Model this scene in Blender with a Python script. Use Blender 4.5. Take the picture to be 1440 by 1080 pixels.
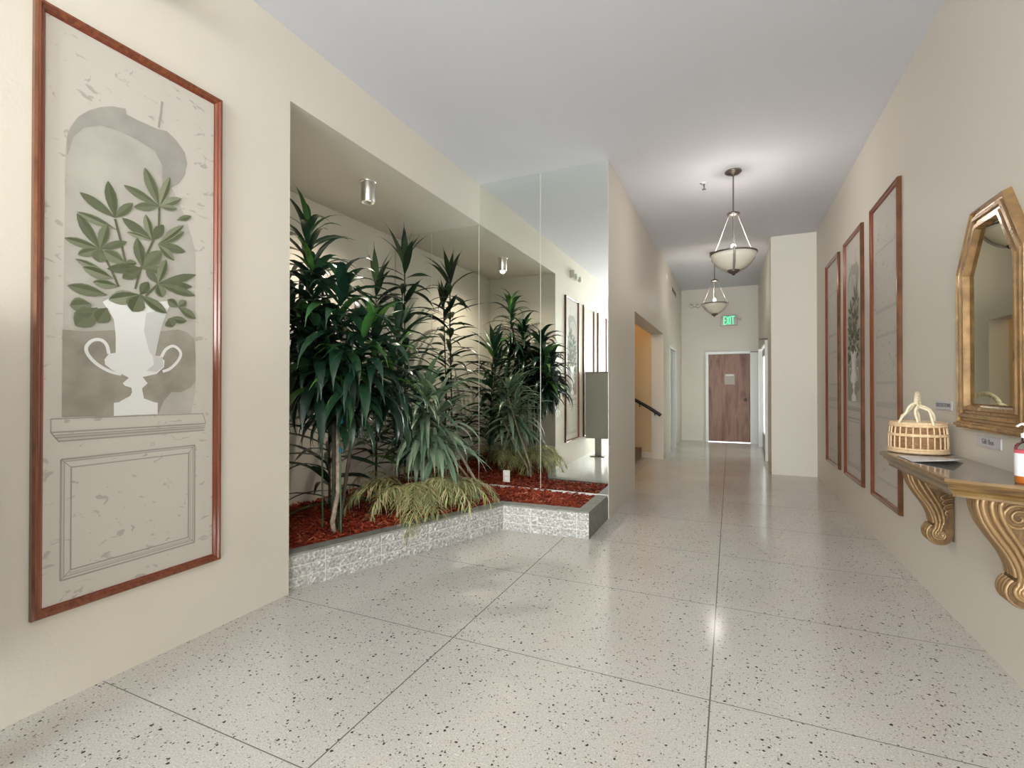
import bpy, math, random
from mathutils import Vector, Matrix
pi = math.pi
for o in list(bpy.data.objects): bpy.data.objects.remove(o)
S = bpy.context.scene
COL = S.collection

# ------------------------------------------------------------------ camera
cam_d = bpy.data.cameras.new('camera'); cam = bpy.data.objects.new('camera', cam_d); COL.objects.link(cam)
cam.location = (0, 0, 1.24)
cam.rotation_euler = (pi/2 + .0070, 0, .4222)
cam_d.sensor_fit = 'HORIZONTAL'; cam_d.sensor_width = 36; cam_d.lens = 683.2/1440*36
cam_d.clip_start = .02; cam_d.clip_end = 100
S.camera = cam

# ------------------------------------------------------------------ world, daylight, exposure
W = bpy.data.worlds.new('sky'); S.world = W; W.use_nodes = True
bg = W.node_tree.nodes['Background']; bg.inputs[0].default_value = (.93, .97, 1, 1); bg.inputs[1].default_value = 3.0
S.view_settings.view_transform = 'Standard'; S.view_settings.look = 'None'
S.view_settings.exposure = 0.44; S.view_settings.gamma = 1.0; S.view_settings.use_curve_mapping = False

def area(name, loc, rot, sx, sy, energy, col=(1, 1, 1)):
    d = bpy.data.lights.new(name, 'AREA'); d.shape = 'RECTANGLE'; d.size = sx; d.size_y = sy
    d.energy = energy; d.color = col
    o = bpy.data.objects.new(name, d); COL.objects.link(o); o.location = loc; o.rotation_euler = rot
    return o
def point(name, loc, energy, col, r=.05):
    d = bpy.data.lights.new(name, 'POINT'); d.energy = energy; d.color = col; d.shadow_soft_size = r
    o = bpy.data.objects.new(name, d); COL.objects.link(o); o.location = loc
    return o
# daylight through the glazed entrance behind the camera
area('entrance_daylight', (-.66, -7.35, 1.65), (pi/2, 0, 0), 3.3, 3.1, 740, (.94, .975, 1))
area('side_window_daylight', (-2.95, -3.2, 1.45), (0, -pi/2, 0), 2.9, 3.4, 380, (.94, .975, 1))
# daylight through the frosted glass doors in the far corridor
area('corridor_daylight', (.86, 10.3, 1.15), (0, -pi/2 + pi, 0), 1.9, 1.8, 45, (.95, 1, .98))

# ------------------------------------------------------------------ materials
def N(nt, t, **kw):
    n = nt.nodes.new(t)
    for k, v in kw.items(): setattr(n, k, v)
    return n
def mat(name, col, rough=.5, metal=0, spec=.5, bump=0, bscale=60, var=0, vscale=6, coat=0):
    m = bpy.data.materials.new(name); m.use_nodes = True; nt = m.node_tree
    p = nt.nodes['Principled BSDF']
    p.inputs['Base Color'].default_value = (*col, 1); p.inputs['Roughness'].default_value = rough
    p.inputs['Metallic'].default_value = metal; p.inputs['Specular IOR Level'].default_value = spec
    p.inputs['Coat Weight'].default_value = coat; p.inputs['Coat Roughness'].default_value = .1
    tc = N(nt, 'ShaderNodeTexCoord')
    if var:
        n = N(nt, 'ShaderNodeTexNoise'); n.inputs['Scale'].default_value = vscale; n.inputs['Detail'].default_value = 5
        nt.links.new(tc.outputs['Object'], n.inputs['Vector'])
        r = N(nt, 'ShaderNodeValToRGB'); e = r.color_ramp.elements
        e[0].position = .3; e[1].position = .7
        e[0].color = (*[c*(1-var) for c in col], 1); e[1].color = (*[min(1, c*(1+var)) for c in col], 1)
        nt.links.new(n.outputs['Fac'], r.inputs[0]); nt.links.new(r.outputs[0], p.inputs['Base Color'])
    if bump:
        n = N(nt, 'ShaderNodeTexNoise'); n.inputs['Scale'].default_value = bscale; n.inputs['Detail'].default_value = 4
        nt.links.new(tc.outputs['Object'], n.inputs['Vector'])
        b = N(nt, 'ShaderNodeBump'); b.inputs['Strength'].default_value = bump; b.inputs['Distance'].default_value = .01
        nt.links.new(n.outputs['Fac'], b.inputs['Height']); nt.links.new(b.outputs[0], p.inputs['Normal'])
    return m
def ramp_mat(name, stops, rough=.5, spec=.5, mode='island', scale=(1, 1, 1), detail=6, bump=0, transl=0, coat=0):
    """colour per leaf / chip (random per island) or along stretched noise (wood)"""
    m = bpy.data.materials.new(name); m.use_nodes = True; nt = m.node_tree; p = nt.nodes['Principled BSDF']
    p.inputs['Roughness'].default_value = rough; p.inputs['Specular IOR Level'].default_value = spec
    p.inputs['Coat Weight'].default_value = coat; p.inputs['Coat Roughness'].default_value = .15
    r = N(nt, 'ShaderNodeValToRGB'); e = r.color_ramp.elements
    while len(e) < len(stops): e.new(.5)
    for el, (po, c) in zip(e, stops): el.position = po; el.color = (*c, 1)
    if mode == 'island':
        g = N(nt, 'ShaderNodeNewGeometry'); nt.links.new(g.outputs['Random Per Island'], r.inputs[0])
    else:
        tc = N(nt, 'ShaderNodeTexCoord'); mp = N(nt, 'ShaderNodeMapping'); mp.inputs['Scale'].default_value = scale
        n = N(nt, 'ShaderNodeTexNoise'); n.inputs['Scale'].default_value = 1; n.inputs['Detail'].default_value = detail
        n.inputs['Distortion'].default_value = .6
        nt.links.new(tc.outputs['Object'], mp.inputs[0]); nt.links.new(mp.outputs[0], n.inputs['Vector']); nt.links.new(n.outputs['Fac'], r.inputs[0])
        if bump:
            b = N(nt, 'ShaderNodeBump'); b.inputs['Strength'].default_value = bump; b.inputs['Distance'].default_value = .005
            nt.links.new(n.outputs['Fac'], b.inputs['Height']); nt.links.new(b.outputs[0], p.inputs['Normal'])
    nt.links.new(r.outputs[0], p.inputs['Base Color'])
    if transl:
        t = N(nt, 'ShaderNodeBsdfTranslucent'); nt.links.new(r.outputs[0], t.inputs[0])
        x = N(nt, 'ShaderNodeMixShader'); x.inputs[0].default_value = transl
        nt.links.new(p.outputs[0], x.inputs[1]); nt.links.new(t.outputs[0], x.inputs[2])
        nt.links.new(x.outputs[0], nt.nodes['Material Output'].inputs[0])
    return m
def emis(name, col, s):
    m = bpy.data.materials.new(name); m.use_nodes = True; p = m.node_tree.nodes['Principled BSDF']
    p.inputs['Base Color'].default_value = (*col, 1)
    p.inputs['Emission Color'].default_value = (*col, 1); p.inputs['Emission Strength'].default_value = s
    return m

M = {}
M['wall'] = mat('painted_plaster', (.70, .648, .568), .55, bump=.06, bscale=90, spec=.3)
M['ceil'] = mat('ceiling_paint', (.675, .672, .722), .75, bump=.05, bscale=120, spec=.2)
M['stairwall'] = mat('stair_paint', (.66, .52, .32), .6, spec=.3)
M['white'] = mat('white_paint', (.80, .79, .77), .4)
M['greypaint'] = mat('grey_paint', (.62, .62, .60), .4)
M['dark'] = mat('dark_brown_paint', (.05, .032, .022), .4)
M['black'] = mat('black_metal', (.012, .011, .011), .35)
M['steel'] = mat('brushed_aluminium', (.72, .71, .69), .3, 1)
M['pewter'] = mat('pale_pewter', (.42, .40, .37), .45, .6)
M['bronze'] = mat('pewter_metal', (.20, .17, .145), .38, .85)
M['concrete'] = mat('grey_concrete', (.235, .23, .205), .8, bump=.3, bscale=80, var=.18, vscale=20)
M['mortar'] = mat('white_mortar', (.70, .68, .65), .85, bump=.3, bscale=120)
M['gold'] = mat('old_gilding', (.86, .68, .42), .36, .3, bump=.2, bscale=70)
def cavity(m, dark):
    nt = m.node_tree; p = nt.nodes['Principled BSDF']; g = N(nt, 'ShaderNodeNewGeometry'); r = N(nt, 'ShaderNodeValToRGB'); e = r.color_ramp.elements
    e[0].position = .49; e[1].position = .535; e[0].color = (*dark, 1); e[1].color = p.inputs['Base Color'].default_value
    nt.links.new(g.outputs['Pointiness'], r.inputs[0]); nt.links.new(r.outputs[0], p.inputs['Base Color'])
M['golddark'] = mat('dark_gilding', (.17, .095, .04), .42, .35, bump=.2, bscale=70, var=.3, vscale=30)  # darker tone for the corbel bodies behind the carved ribs
cavity(M['gold'], (.30, .18, .08))  # darker in the hollows of the carving than on its ridges
M['gilt'] = mat('gilt_wood', (.34, .20, .085), .24, .45, bump=.1, bscale=60, var=.35, vscale=14, coat=.3)
M['plastic'] = mat('ivory_plastic', (.75, .73, .66), .4)
M['lightgrey'] = mat('box_paint', (.42, .41, .36), .45)
M['notice'] = mat('notice_paper', (.40, .34, .29), .5)
M['paper'] = mat('paper', (.70, .67, .64), .6, var=.12, vscale=25)
M['frame'] = ramp_mat('mahogany', [(.25, (.10, .022, .010)), (.5, (.19, .05, .02)), (.75, (.27, .08, .03))], .3, mode='noise', scale=(60, 60, 3), coat=.3)
M['gildedge'] = mat('frame_side_gilding', (.15, .055, .02), .22, .3, var=.3, vscale=10, coat=.4)
M['redline'] = mat('red_paint_line', (.27, .035, .03), .4)
M['doorwood'] = ramp_mat('veneer', [(.25, (.10, .042, .030)), (.42, (.23, .11, .078)), (.55, (.31, .17, .12)), (.75, (.15, .065, .048))], .42, spec=.25, mode='noise', scale=(9, 9, 1.3), detail=8)
M['darkdoor'] = ramp_mat('dark_veneer', [(.2, (.045, .02, .014)), (.8, (.10, .045, .03))], .35, mode='noise', scale=(12, 12, 1))
M['consolewood'] = ramp_mat('console_wood', [(.25, (.07, .032, .010)), (.55, (.20, .11, .032)), (.8, (.30, .18, .055))], .22, mode='noise', scale=(12, 3, 30), coat=.5)
M['consoletop'] = mat('console_stone', (.20, .17, .15), .1, var=.2, vscale=18, coat=.4)
M['wicker'] = mat('pale_cane', (.72, .50, .30), .55, var=.15, vscale=60)
M['wickerback'] = mat('brown_cane', (.36, .19, .09), .6, var=.35, vscale=70)
M['twist'] = mat('cream_reed', (.76, .64, .44), .55, var=.15, vscale=60)
M['bark'] = mat('cane_bark', (.36, .29, .22), .8, bump=.5, bscale=60, var=.4, vscale=25)
M['barkdark'] = mat('dark_cane_bark', (.06, .05, .035), .8, bump=.5, bscale=60, var=.4, vscale=25)
M['stake'] = mat('green_stake', (.06, .12, .06), .4)
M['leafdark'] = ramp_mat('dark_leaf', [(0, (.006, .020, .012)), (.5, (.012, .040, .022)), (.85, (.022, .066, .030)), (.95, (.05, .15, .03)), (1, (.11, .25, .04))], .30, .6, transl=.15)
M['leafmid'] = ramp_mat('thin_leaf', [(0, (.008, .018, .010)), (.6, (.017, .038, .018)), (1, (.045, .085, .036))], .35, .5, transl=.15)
M['leafpale'] = ramp_mat('pale_leaf', [(0, (.10, .18, .105)), (.5, (.19, .28, .18)), (1, (.34, .42, .29))], .3, .6, transl=.2)
M['fern'] = ramp_mat('frond', [(0, (.24, .30, .11)), (.5, (.42, .44, .20)), (.8, (.58, .52, .28)), (1, (.62, .46, .28))], .5, .4, transl=.25)
M['mulch'] = ramp_mat('red_mulch', [(0, (.09, .010, .004)), (.4, (.22, .026, .009)), (.75, (.33, .045, .014)), (.95, (.40, .09, .04)), (1, (.45, .2, .12))], .8, .3)
M['canvas'] = mat('painted_canvas', (.57, .53, .475), .6)
M['pencil'] = mat('grey_paint_line', (.33, .31, .28), .7)
M['pencil2'] = mat('pale_grey_paint_line', (.48, .455, .41), .7)
M['p_niche'] = mat('paint_pale_grey', (.45, .425, .38), .7, var=.10, vscale=7)
M['p_shade'] = mat('paint_mid_grey', (.345, .33, .295), .7, var=.10, vscale=9)
M['p_lower'] = mat('paint_brown_grey', (.315, .285, .24), .7, var=.2, vscale=9)
M['p_urn'] = mat('paint_white', (.76, .755, .75), .6)
M['p_urnsh'] = mat('paint_light_grey', (.58, .58, .57), .6)
M['p_stem'] = mat('paint_stem', (.12, .12, .07), .7)
M['p_leaf'] = ramp_mat('paint_leaf', [(0, (.11, .125, .07)), (.5, (.165, .18, .11)), (1, (.27, .28, .19))], .7, .3)
M['p_leaf2'] = ramp_mat('paint_leaf_dark', [(0, (.08, .095, .045)), (1, (.13, .145, .085))], .7, .3)
M['label'] = mat('white_label', (.85, .86, .86), .35)
M['pink'] = mat('pink_band', (.62, .10, .13), .35)
M['amber'] = mat('amber_soap', (.45, .12, .015), .12, coat=.5)
M['signplate'] = mat('engraved_plate', (.60, .585, .61), .45)
M['signtext'] = mat('engraved_letters', (.16, .15, .17), .5)
M['green'] = emis('exit_green', (.08, .75, .36), 1.1)
M['acrylic'] = mat('sign_face', (.46, .42, .37), .3)

# canvas marks: faint crackle over the painted panels
def canvas_marks(m):
    nt = m.node_tree; p = nt.nodes['Principled BSDF']; tc = N(nt, 'ShaderNodeTexCoord')
    mp = N(nt, 'ShaderNodeMapping'); mp.inputs['Scale'].default_value = (1, 1, 1.8)
    v = N(nt, 'ShaderNodeTexNoise'); v.inputs['Scale'].default_value = 15; v.inputs['Detail'].default_value = 5; v.inputs['Distortion'].default_value = 1.0
    nt.links.new(tc.outputs['Object'], mp.inputs[0]); nt.links.new(mp.outputs[0], v.inputs['Vector'])
    r = N(nt, 'ShaderNodeValToRGB'); e = r.color_ramp.elements; e.new(.5); e.new(.5)
    base = tuple(p.inputs['Base Color'].default_value)
    for el, (po, c) in zip(e, [(.0, (.36, .335, .295, 1)), (.34, (.42, .39, .345, 1)), (.385, base), (1, base)]): el.position = po; el.color = c
    nt.links.new(v.outputs['Fac'], r.inputs[0]); nt.links.new(r.outputs[0], p.inputs['Base Color'])
canvas_marks(M['canvas'])

# terrazzo with dark chips and narrow divider joints
def terrazzo():
    m = bpy.data.materials.new('terrazzo'); m.use_nodes = True; nt = m.node_tree; p = nt.nodes['Principled BSDF']; L = nt.links.new
    tc = N(nt, 'ShaderNodeTexCoord'); pos = tc.outputs['Object']
    def math_(op, a, b=None):
        n = N(nt, 'ShaderNodeMath', operation=op)
        for i, x in enumerate((a, b)):
            if x is None: continue
            if isinstance(x, (int, float)): n.inputs[i].default_value = x
            else: L(x, n.inputs[i])
        return n.outputs[0]
    def chips(scale, size, keep, rnd):
        v = N(nt, 'ShaderNodeTexVoronoi'); v.inputs['Scale'].default_value = scale; v.inputs['Randomness'].default_value = 1
        d = N(nt, 'ShaderNodeTexNoise'); d.inputs['Scale'].default_value = scale*1.7; d.inputs['Detail'].default_value = 2
        L(pos, d.inputs['Vector'])
        mx = N(nt, 'ShaderNodeMix', data_type='VECTOR'); mx.inputs[0].default_value = .012
        L(pos, mx.inputs[4]); L(d.outputs['Color'], mx.inputs[5]); L(mx.outputs[1], v.inputs['Vector'])
        sp = N(nt, 'ShaderNodeSeparateColor'); L(v.outputs['Color'], sp.inputs[0])
        thr = math_('MULTIPLY', sp.outputs[1], size)
        on = math_('LESS_THAN', v.outputs['Distance'], thr)
        return math_('MULTIPLY', on, math_('LESS_THAN', sp.outputs[0], keep))
    n = N(nt, 'ShaderNodeTexNoise'); n.inputs['Scale'].default_value = 1.3; n.inputs['Detail'].default_value = 8; L(pos, n.inputs['Vector'])
    r = N(nt, 'ShaderNodeValToRGB'); e = r.color_ramp.elements; e[0].position = .3; e[1].position = .7
    e[0].color = (.60, .57, .53, 1); e[1].color = (.67, .645, .61, 1); L(n.outputs['Fac'], r.inputs[0])
    f = N(nt, 'ShaderNodeTexNoise'); f.inputs['Scale'].default_value = 160; f.inputs['Detail'].default_value = 3; L(pos, f.inputs['Vector'])
    r2 = N(nt, 'ShaderNodeValToRGB'); e = r2.color_ramp.elements; e[0].position = .3; e[1].position = .65
    e[0].color = (.74, .72, .70, 1); e[1].color = (1.06, 1.06, 1.06, 1); L(f.outputs['Fac'], r2.inputs[0])
    mul = N(nt, 'ShaderNodeMix', data_type='RGBA', blend_type='MULTIPLY'); mul.inputs[0].default_value = 1
    L(r.outputs[0], mul.inputs[6]); L(r2.outputs[0], mul.inputs[7])
    col = mul.outputs[2]
    for sc, sz, keep, c in ((110, .40, .28, (.30, .23, .17)), (58, .38, .20, (.06, .052, .045)), (95, .42, .18, (.10, .085, .07)), (60, .35, .12, (.70, .68, .65))):
        k = chips(sc, sz, keep, 1)
        mx = N(nt, 'ShaderNodeMix', data_type='RGBA'); L(k, mx.inputs[0]); L(col, mx.inputs[6]); mx.inputs[7].default_value = (*c, 1); col = mx.outputs[2]
    sp = N(nt, 'ShaderNodeSeparateXYZ'); L(pos, sp.inputs[0])
    dx = math_('MINIMUM', math_('ABSOLUTE', math_('ADD', sp.outputs[0], 1.257)), math_('ABSOLUTE', math_('ADD', sp.outputs[0], .077)))
    w = math_('SUBTRACT', math_('FRACT', math_('DIVIDE', math_('SUBTRACT', sp.outputs[1], 1.171-.457), .9145)), .5)
    dy = math_('MULTIPLY', math_('ABSOLUTE', w), .9145)
    jx = math_('LESS_THAN', dx, .0028); jy = math_('LESS_THAN', dy, .0022)
    j = math_('MAXIMUM', jx, jy)
    mx = N(nt, 'ShaderNodeMix', data_type='RGBA'); L(j, mx.inputs[0]); L(col, mx.inputs[6]); mx.inputs[7].default_value = (.17, .16, .145, 1)
    L(mx.outputs[2], p.inputs['Base Color'])
    rr = N(nt, 'ShaderNodeMapRange'); rr.inputs['To Min'].default_value = .08; rr.inputs['To Max'].default_value = .19; L(n.outputs['Fac'], rr.inputs[0])
    L(rr.outputs[0], p.inputs['Roughness']); p.inputs['Specular IOR Level'].default_value = .5
    return m
M['floor'] = terrazzo()

def brickmat():
    m = bpy.data.materials.new('split_face_brick'); m.use_nodes = True; nt = m.node_tree; p = nt.nodes['Principled BSDF']; L = nt.links.new
    tc = N(nt, 'ShaderNodeTexCoord'); n = N(nt, 'ShaderNodeTexNoise'); n.inputs['Scale'].default_value = 62; n.inputs['Detail'].default_value = 4
    L(tc.outputs['Object'], n.inputs['Vector'])
    r = N(nt, 'ShaderNodeValToRGB'); e = r.color_ramp.elements; e.new(.5); e.new(.5)
    for el, (po, c) in zip(e, [(.34, (.27, .25, .235)), (.46, (.40, .38, .36)), (.57, (.50, .48, .455)), (.67, (.76, .74, .71))]): el.position = po; el.color = (*c, 1)
    L(n.outputs['Fac'], r.inputs[0]); L(r.outputs[0], p.inputs['Base Color']); p.inputs['Roughness'].default_value = .85
    b = N(nt, 'ShaderNodeBump'); b.inputs['Strength'].default_value = .8; b.inputs['Distance'].default_value = .008
    L(n.outputs['Fac'], b.inputs['Height']); L(b.outputs[0], p.inputs['Normal'])
    return m
M['brick'] = brickmat()
def mirrormat(name, c):
    m = bpy.data.materials.new(name); m.use_nodes = True; p = m.node_tree.nodes['Principled BSDF']
    p.inputs['Base Color'].default_value = (*c, 1); p.inputs['Metallic'].default_value = 1; p.inputs['Roughness'].default_value = .0
    return m
M['mirror'] = mirrormat('wall_mirror', (.87, .90, .86)); M['mirror2'] = mirrormat('old_mirror', (.46, .45, .36))
def glassmat(name, tint, refl):
    m = bpy.data.materials.new(name); m.use_nodes = True; nt = m.node_tree; L = nt.links.new
    t = N(nt, 'ShaderNodeBsdfTransparent'); t.inputs[0].default_value = (*tint, 1)
    g = N(nt, 'ShaderNodeBsdfGlossy'); g.inputs['Roughness'].default_value = .02
    fr = N(nt, 'ShaderNodeFresnel'); fr.inputs[0].default_value = refl
    x = N(nt, 'ShaderNodeMixShader'); L(fr.outputs[0], x.inputs[0]); L(t.outputs[0], x.inputs[1]); L(g.outputs[0], x.inputs[2])
    L(x.outputs[0], nt.nodes['Material Output'].inputs[0]); return m
M['glass'] = glassmat('window_glass', (.95, .97, .96), 1.45)
def frostmat(name, col, k=.6):
    m = bpy.data.materials.new(name); m.use_nodes = True; nt = m.node_tree; L = nt.links.new; p = nt.nodes['Principled BSDF']
    p.inputs['Base Color'].default_value = (*col, 1); p.inputs['Roughness'].default_value = .35
    t = N(nt, 'ShaderNodeBsdfTranslucent'); t.inputs[0].default_value = (*col, 1)
    x = N(nt, 'ShaderNodeMixShader'); x.inputs[0].default_value = k; L(p.outputs[0], x.inputs[1]); L(t.outputs[0], x.inputs[2])
    L(x.outputs[0], nt.nodes['Material Output'].inputs[0]); return m
M['frost'] = frostmat('frosted_glass', (.85, .87, .84), .75)
M['bowl'] = frostmat('alabaster_glass', (.74, .70, .60), .12)

# ------------------------------------------------------------------ mesh helpers
class MB:
    def __init__(s): s.v = []; s.f = []; s.sm = []
    def add(s, vs, fs, smooth=False):
        b = len(s.v); s.v += [tuple(v) for v in vs]; s.f += [tuple(i+b for i in f) for f in fs]; s.sm += [smooth]*len(fs); return s
    def box(s, x0, x1, y0, y1, z0, z1):
        v = [(x, y, z) for x in (x0, x1) for y in (y0, y1) for z in (z0, z1)]
        return s.add(v, [(0, 1, 3, 2), (4, 6, 7, 5), (0, 4, 5, 1), (2, 3, 7, 6), (0, 2, 6, 4), (1, 5, 7, 3)])
    def obox(s, c, ax, ay, az):
        c, ax, ay, az = map(Vector, (c, ax, ay, az))
        v = [c+ax*i+ay*j+az*k for i in (-1, 1) for j in (-1, 1) for k in (-1, 1)]
        return s.add(v, [(0, 1, 3, 2), (4, 6, 7, 5), (0, 4, 5, 1), (2, 3, 7, 6), (0, 2, 6, 4), (1, 5, 7, 3)])
    def lathe(s, prof, c=(0, 0, 0), n=32, cap=True):
        vs = []; fs = []
        for r, z in prof:
            for k in range(n): a = 2*pi*k/n; vs.append((c[0]+r*math.cos(a), c[1]+r*math.sin(a), c[2]+z))
        for i in range(len(prof)-1):
            for k in range(n): fs.append((i*n+k, i*n+(k+1) % n, (i+1)*n+(k+1) % n, (i+1)*n+k))
        s.add(vs, fs, True)
        if cap:
            for i in (0, len(prof)-1):
                if prof[i][0] > 1e-4:
                    s.add([vs[i*n+k] for k in range(n)], [tuple(range(n)) if i else tuple(range(n-1, -1, -1))])
        return s
    def tube(s, pts, r, n=8, cap=True):
        pts = [Vector(p) for p in pts]; vs = []; fs = []; m = len(pts); up = Vector((.31, .17, .93))
        for i, p in enumerate(pts):
            t = (pts[min(i+1, m-1)]-pts[max(i-1, 0)]).normalized()
            if abs(t.dot(up)) > .97: up = Vector((1, .1, .05))
            a = t.cross(up).normalized(); b = a.cross(t); up = b
            rr = r[i] if isinstance(r, (list, tuple)) else r
            for k in range(n): q = 2*pi*k/n; vs.append(p+a*(rr*math.cos(q))+b*(rr*math.sin(q)))
        for i in range(m-1):
            for k in range(n): fs.append((i*n+k, i*n+(k+1) % n, (i+1)*n+(k+1) % n, (i+1)*n+k))
        s.add(vs, fs, True)
        if cap: s.add(vs[:n], [tuple(range(n-1, -1, -1))]); s.add(vs[-n:], [tuple(range(n))])
        return s
    def prism(s, poly, f0, f1):
        """poly: 2-D points, f0/f1: functions point -> 3-D for the two caps"""
        n = len(poly); a = [f0(p) for p in poly]; b = [f1(p) for p in poly]
        return s.add(a+b, [tuple(range(n-1, -1, -1)), tuple(range(n, 2*n))]+[(i, (i+1) % n, n+(i+1) % n, n+i) for i in range(n)])
    def loops(s, rings, closed_profile=False, smooth=False):
        n = len(rings[0]); vs = [p for r in rings for p in r]; fs = []; m = len(rings)
        for i in range(m if closed_profile else m-1):
            j = (i+1) % m
            for k in range(n): fs.append((i*n+k, i*n+(k+1) % n, j*n+(k+1) % n, j*n+k))
        return s.add(vs, fs, smooth)
    def build(s, name, m, parent=None, bevel=0):
        me = bpy.data.meshes.new(name); me.from_pydata(s.v, [], s.f); me.update()
        me.polygons.foreach_set('use_smooth', s.sm); me.materials.append(M[m] if isinstance(m, str) else m)
        o = bpy.data.objects.new(name, me); COL.objects.link(o)
        if parent: o.parent = parent
        if bevel:
            b = o.modifiers.new('bevel', 'BEVEL'); b.width = bevel; b.segments = 2; b.limit_method = 'ANGLE'; b.angle_limit = .6
        return o
def tag(o, label, cat, group=None, kind=None):
    o['label'] = label; o['category'] = cat
    if group: o['group'] = group
    if kind: o['kind'] = kind
    return o
def thing(name, label, cat, loc=(0, 0, 0), rz=0, group=None, kind=None):
    o = bpy.data.objects.new(name, None); o.empty_display_size = .1; COL.objects.link(o); o.location = loc; o.rotation_euler = (0, 0, rz)
    return tag(o, label, cat, group, kind)
def dup(root, loc, rz, label, group=None):
    r = root.copy(); COL.objects.link(r); r.location = loc; r.rotation_euler = (0, 0, rz); r['label'] = label
    if group: r['group'] = group
    for ch in [o for o in bpy.data.objects if o.parent == root]:
        c = ch.copy(); COL.objects.link(c); c.parent = r
        for g in [o for o in bpy.data.objects if o.parent == ch]:
            d = g.copy(); COL.objects.link(d); d.parent = c
    return r
def struct(name, mb, m, parent=None, label=None, cat=None):
    o = mb.build(name, m, parent)
    if not parent:
        o['kind'] = 'structure'
        if label: o['label'] = label; o['category'] = cat
    return o
def inset(poly, d):
    """mitred inset of a counter-clockwise polygon"""
    n = len(poly); out = []
    for i in range(n):
        p0, p1, p2 = Vector(poly[i-1]), Vector(poly[i]), Vector(poly[(i+1) % n])
        a = (p1-p0).normalized(); b = (p2-p1).normalized(); na = Vector((-a.y, a.x)); nb = Vector((-b.y, b.x))
        k = (na+nb); k = k/(k.length_squared/2) if k.length > 1e-6 else na
        out.append(p1+k*d)
    return out

# ------------------------------------------------------------------ setting
XL, XP, XR, YM, YN, ZS, ZC, ZK = -2.419, -1.048, 1.095, 4.551, 2.117, 2.971, 3.395, 3.525
YE = -7.0; YPIL = 7.85; YF = 12.1; XB = -3.53; XC = .575; YST, YPIER = 5.94, 8.71
struct('floor', MB().box(-4.6, 2.4, YE-2.4, YF+.3, -.12, 0), 'floor', label='polished pale terrazzo floor with dark chips and thin joints', cat='floor')
struct('ceiling', MB().box(-2.6, 1.3, YE-.15, YPIL, ZC, ZC+.35), 'ceil', label='flat pale lobby ceiling', cat='ceiling')
struct('ceiling_corridor', MB().box(-1.3, .8, YPIL, YF+.1, ZK, ZK+.22), 'ceil', label='slightly higher ceiling of the far corridor', cat='ceiling')
m = MB(); m.box(XB-.1, XL, -1.35, YN, 0, ZC); m.box(XL-.15, XL, YE-.15, -1.35, 3.2, ZC); m.box(XL-.15, XL, YE-.15, -1.35, 0, .12); m.box(XL-.15, XL, YE-.15, YE+.1, .12, 3.2)
struct('wall_left', m, 'wall', label='beige wall holding the large urn painting', cat='wall')
struct('wall_niche_back', MB().box(XB-.1, XB, YN, YM+.01, 0, ZC), 'wall', label='beige back wall of the planted niche', cat='wall')
struct('wall_niche_header', MB().box(XB, XL, YN, YM+.01, ZS, ZC), 'wall', label='lowered soffit above the planted niche', cat='wall')
struct('wall_partition', MB().box(XB-.1, XP, YM+.01, YST, 0, ZC+.13), 'wall', label='beige partition behind the tall mirror panels', cat='wall')
m = MB(); m.box(-1.255, XP, YST, YPIER, 2.16, ZK); m.box(-1.255, XP, YPIER, 9.72, 0, ZK); m.box(-1.255, XP, 9.72, 10.78, 2.03, ZK); m.box(-1.255, XP, 10.78, YF, 0, ZK)
m.box(XP-.207, XP, YPIL-.02, YST, ZC, ZK)
struct('wall_corridor_left', m, 'wall', label='beige corridor wall with the stair opening', cat='wall')
m = MB(); m.box(-3.7, -1.255, YPIER+.09, YPIER+.2, 0, 3.4); m.box(-3.8, -3.7, YST, YPIER+.2, 0, 3.4)
m.box(-3.8, -1.255, YST, YPIER+.2, 3.2, 3.4)
struct('wall_stair', m, 'stairwall', label='warm yellow wall of the side staircase', cat='wall')
struct('wall_back', MB().box(-1.4, .9, YF, YF+.12, 0, ZK+.1), 'wall', label='beige end wall of the corridor', cat='wall')
struct('wall_right', MB().box(XR, XR+.12, YE-.15, YPIL, 0, ZC), 'wall', label='beige wall with the console and the three tall panels', cat='wall')
m = MB(); m.box(.535, XR+.12, YPIL, 8.25, 0, ZK); m.box(XC, XC+.12, 8.25, 9.27, 0, ZK); m.box(XC, XC+.12, 9.27, 11.35, 2.04, ZK); m.box(XC, XC+.12, 11.35, YF, 0, ZK)
struct('wall_corridor_right', m, 'wall', label='beige pier and right wall of the corridor', cat='wall')
# entrance wall behind the camera: three tall panes in dark frames under a header
m = MB(); m.box(XL, XR, YE-.12, YE, 3.2, ZC); m.box(XL, XR, YE-.12, YE, 0, .06)
struct('wall_front', m, 'wall', label='entrance wall behind the viewer', cat='wall')
for i, (a, b) in enumerate(((XL, -1.25), (-1.25, -.08), (-.08, XR))):
    w = thing('window_%d' % (i+1), 'tall entrance window pane', 'window', (0, 0, 0), kind='structure')
    f = MB(); f.box(a, a+.05, YE-.1, YE-.04, .06, 3.2); f.box(b-.05, b, YE-.1, YE-.04, .06, 3.2); f.box(a+.05, b-.05, YE-.1, YE-.04, 3.12, 3.2); f.box(a+.05, b-.05, YE-.1, YE-.04, .06, .14)
    f.build('window_frame', 'bronze', w); MB().box(a+.05, b-.05, YE-.075, YE-.065, .14, 3.12).build('pane', 'glass', w)

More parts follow.
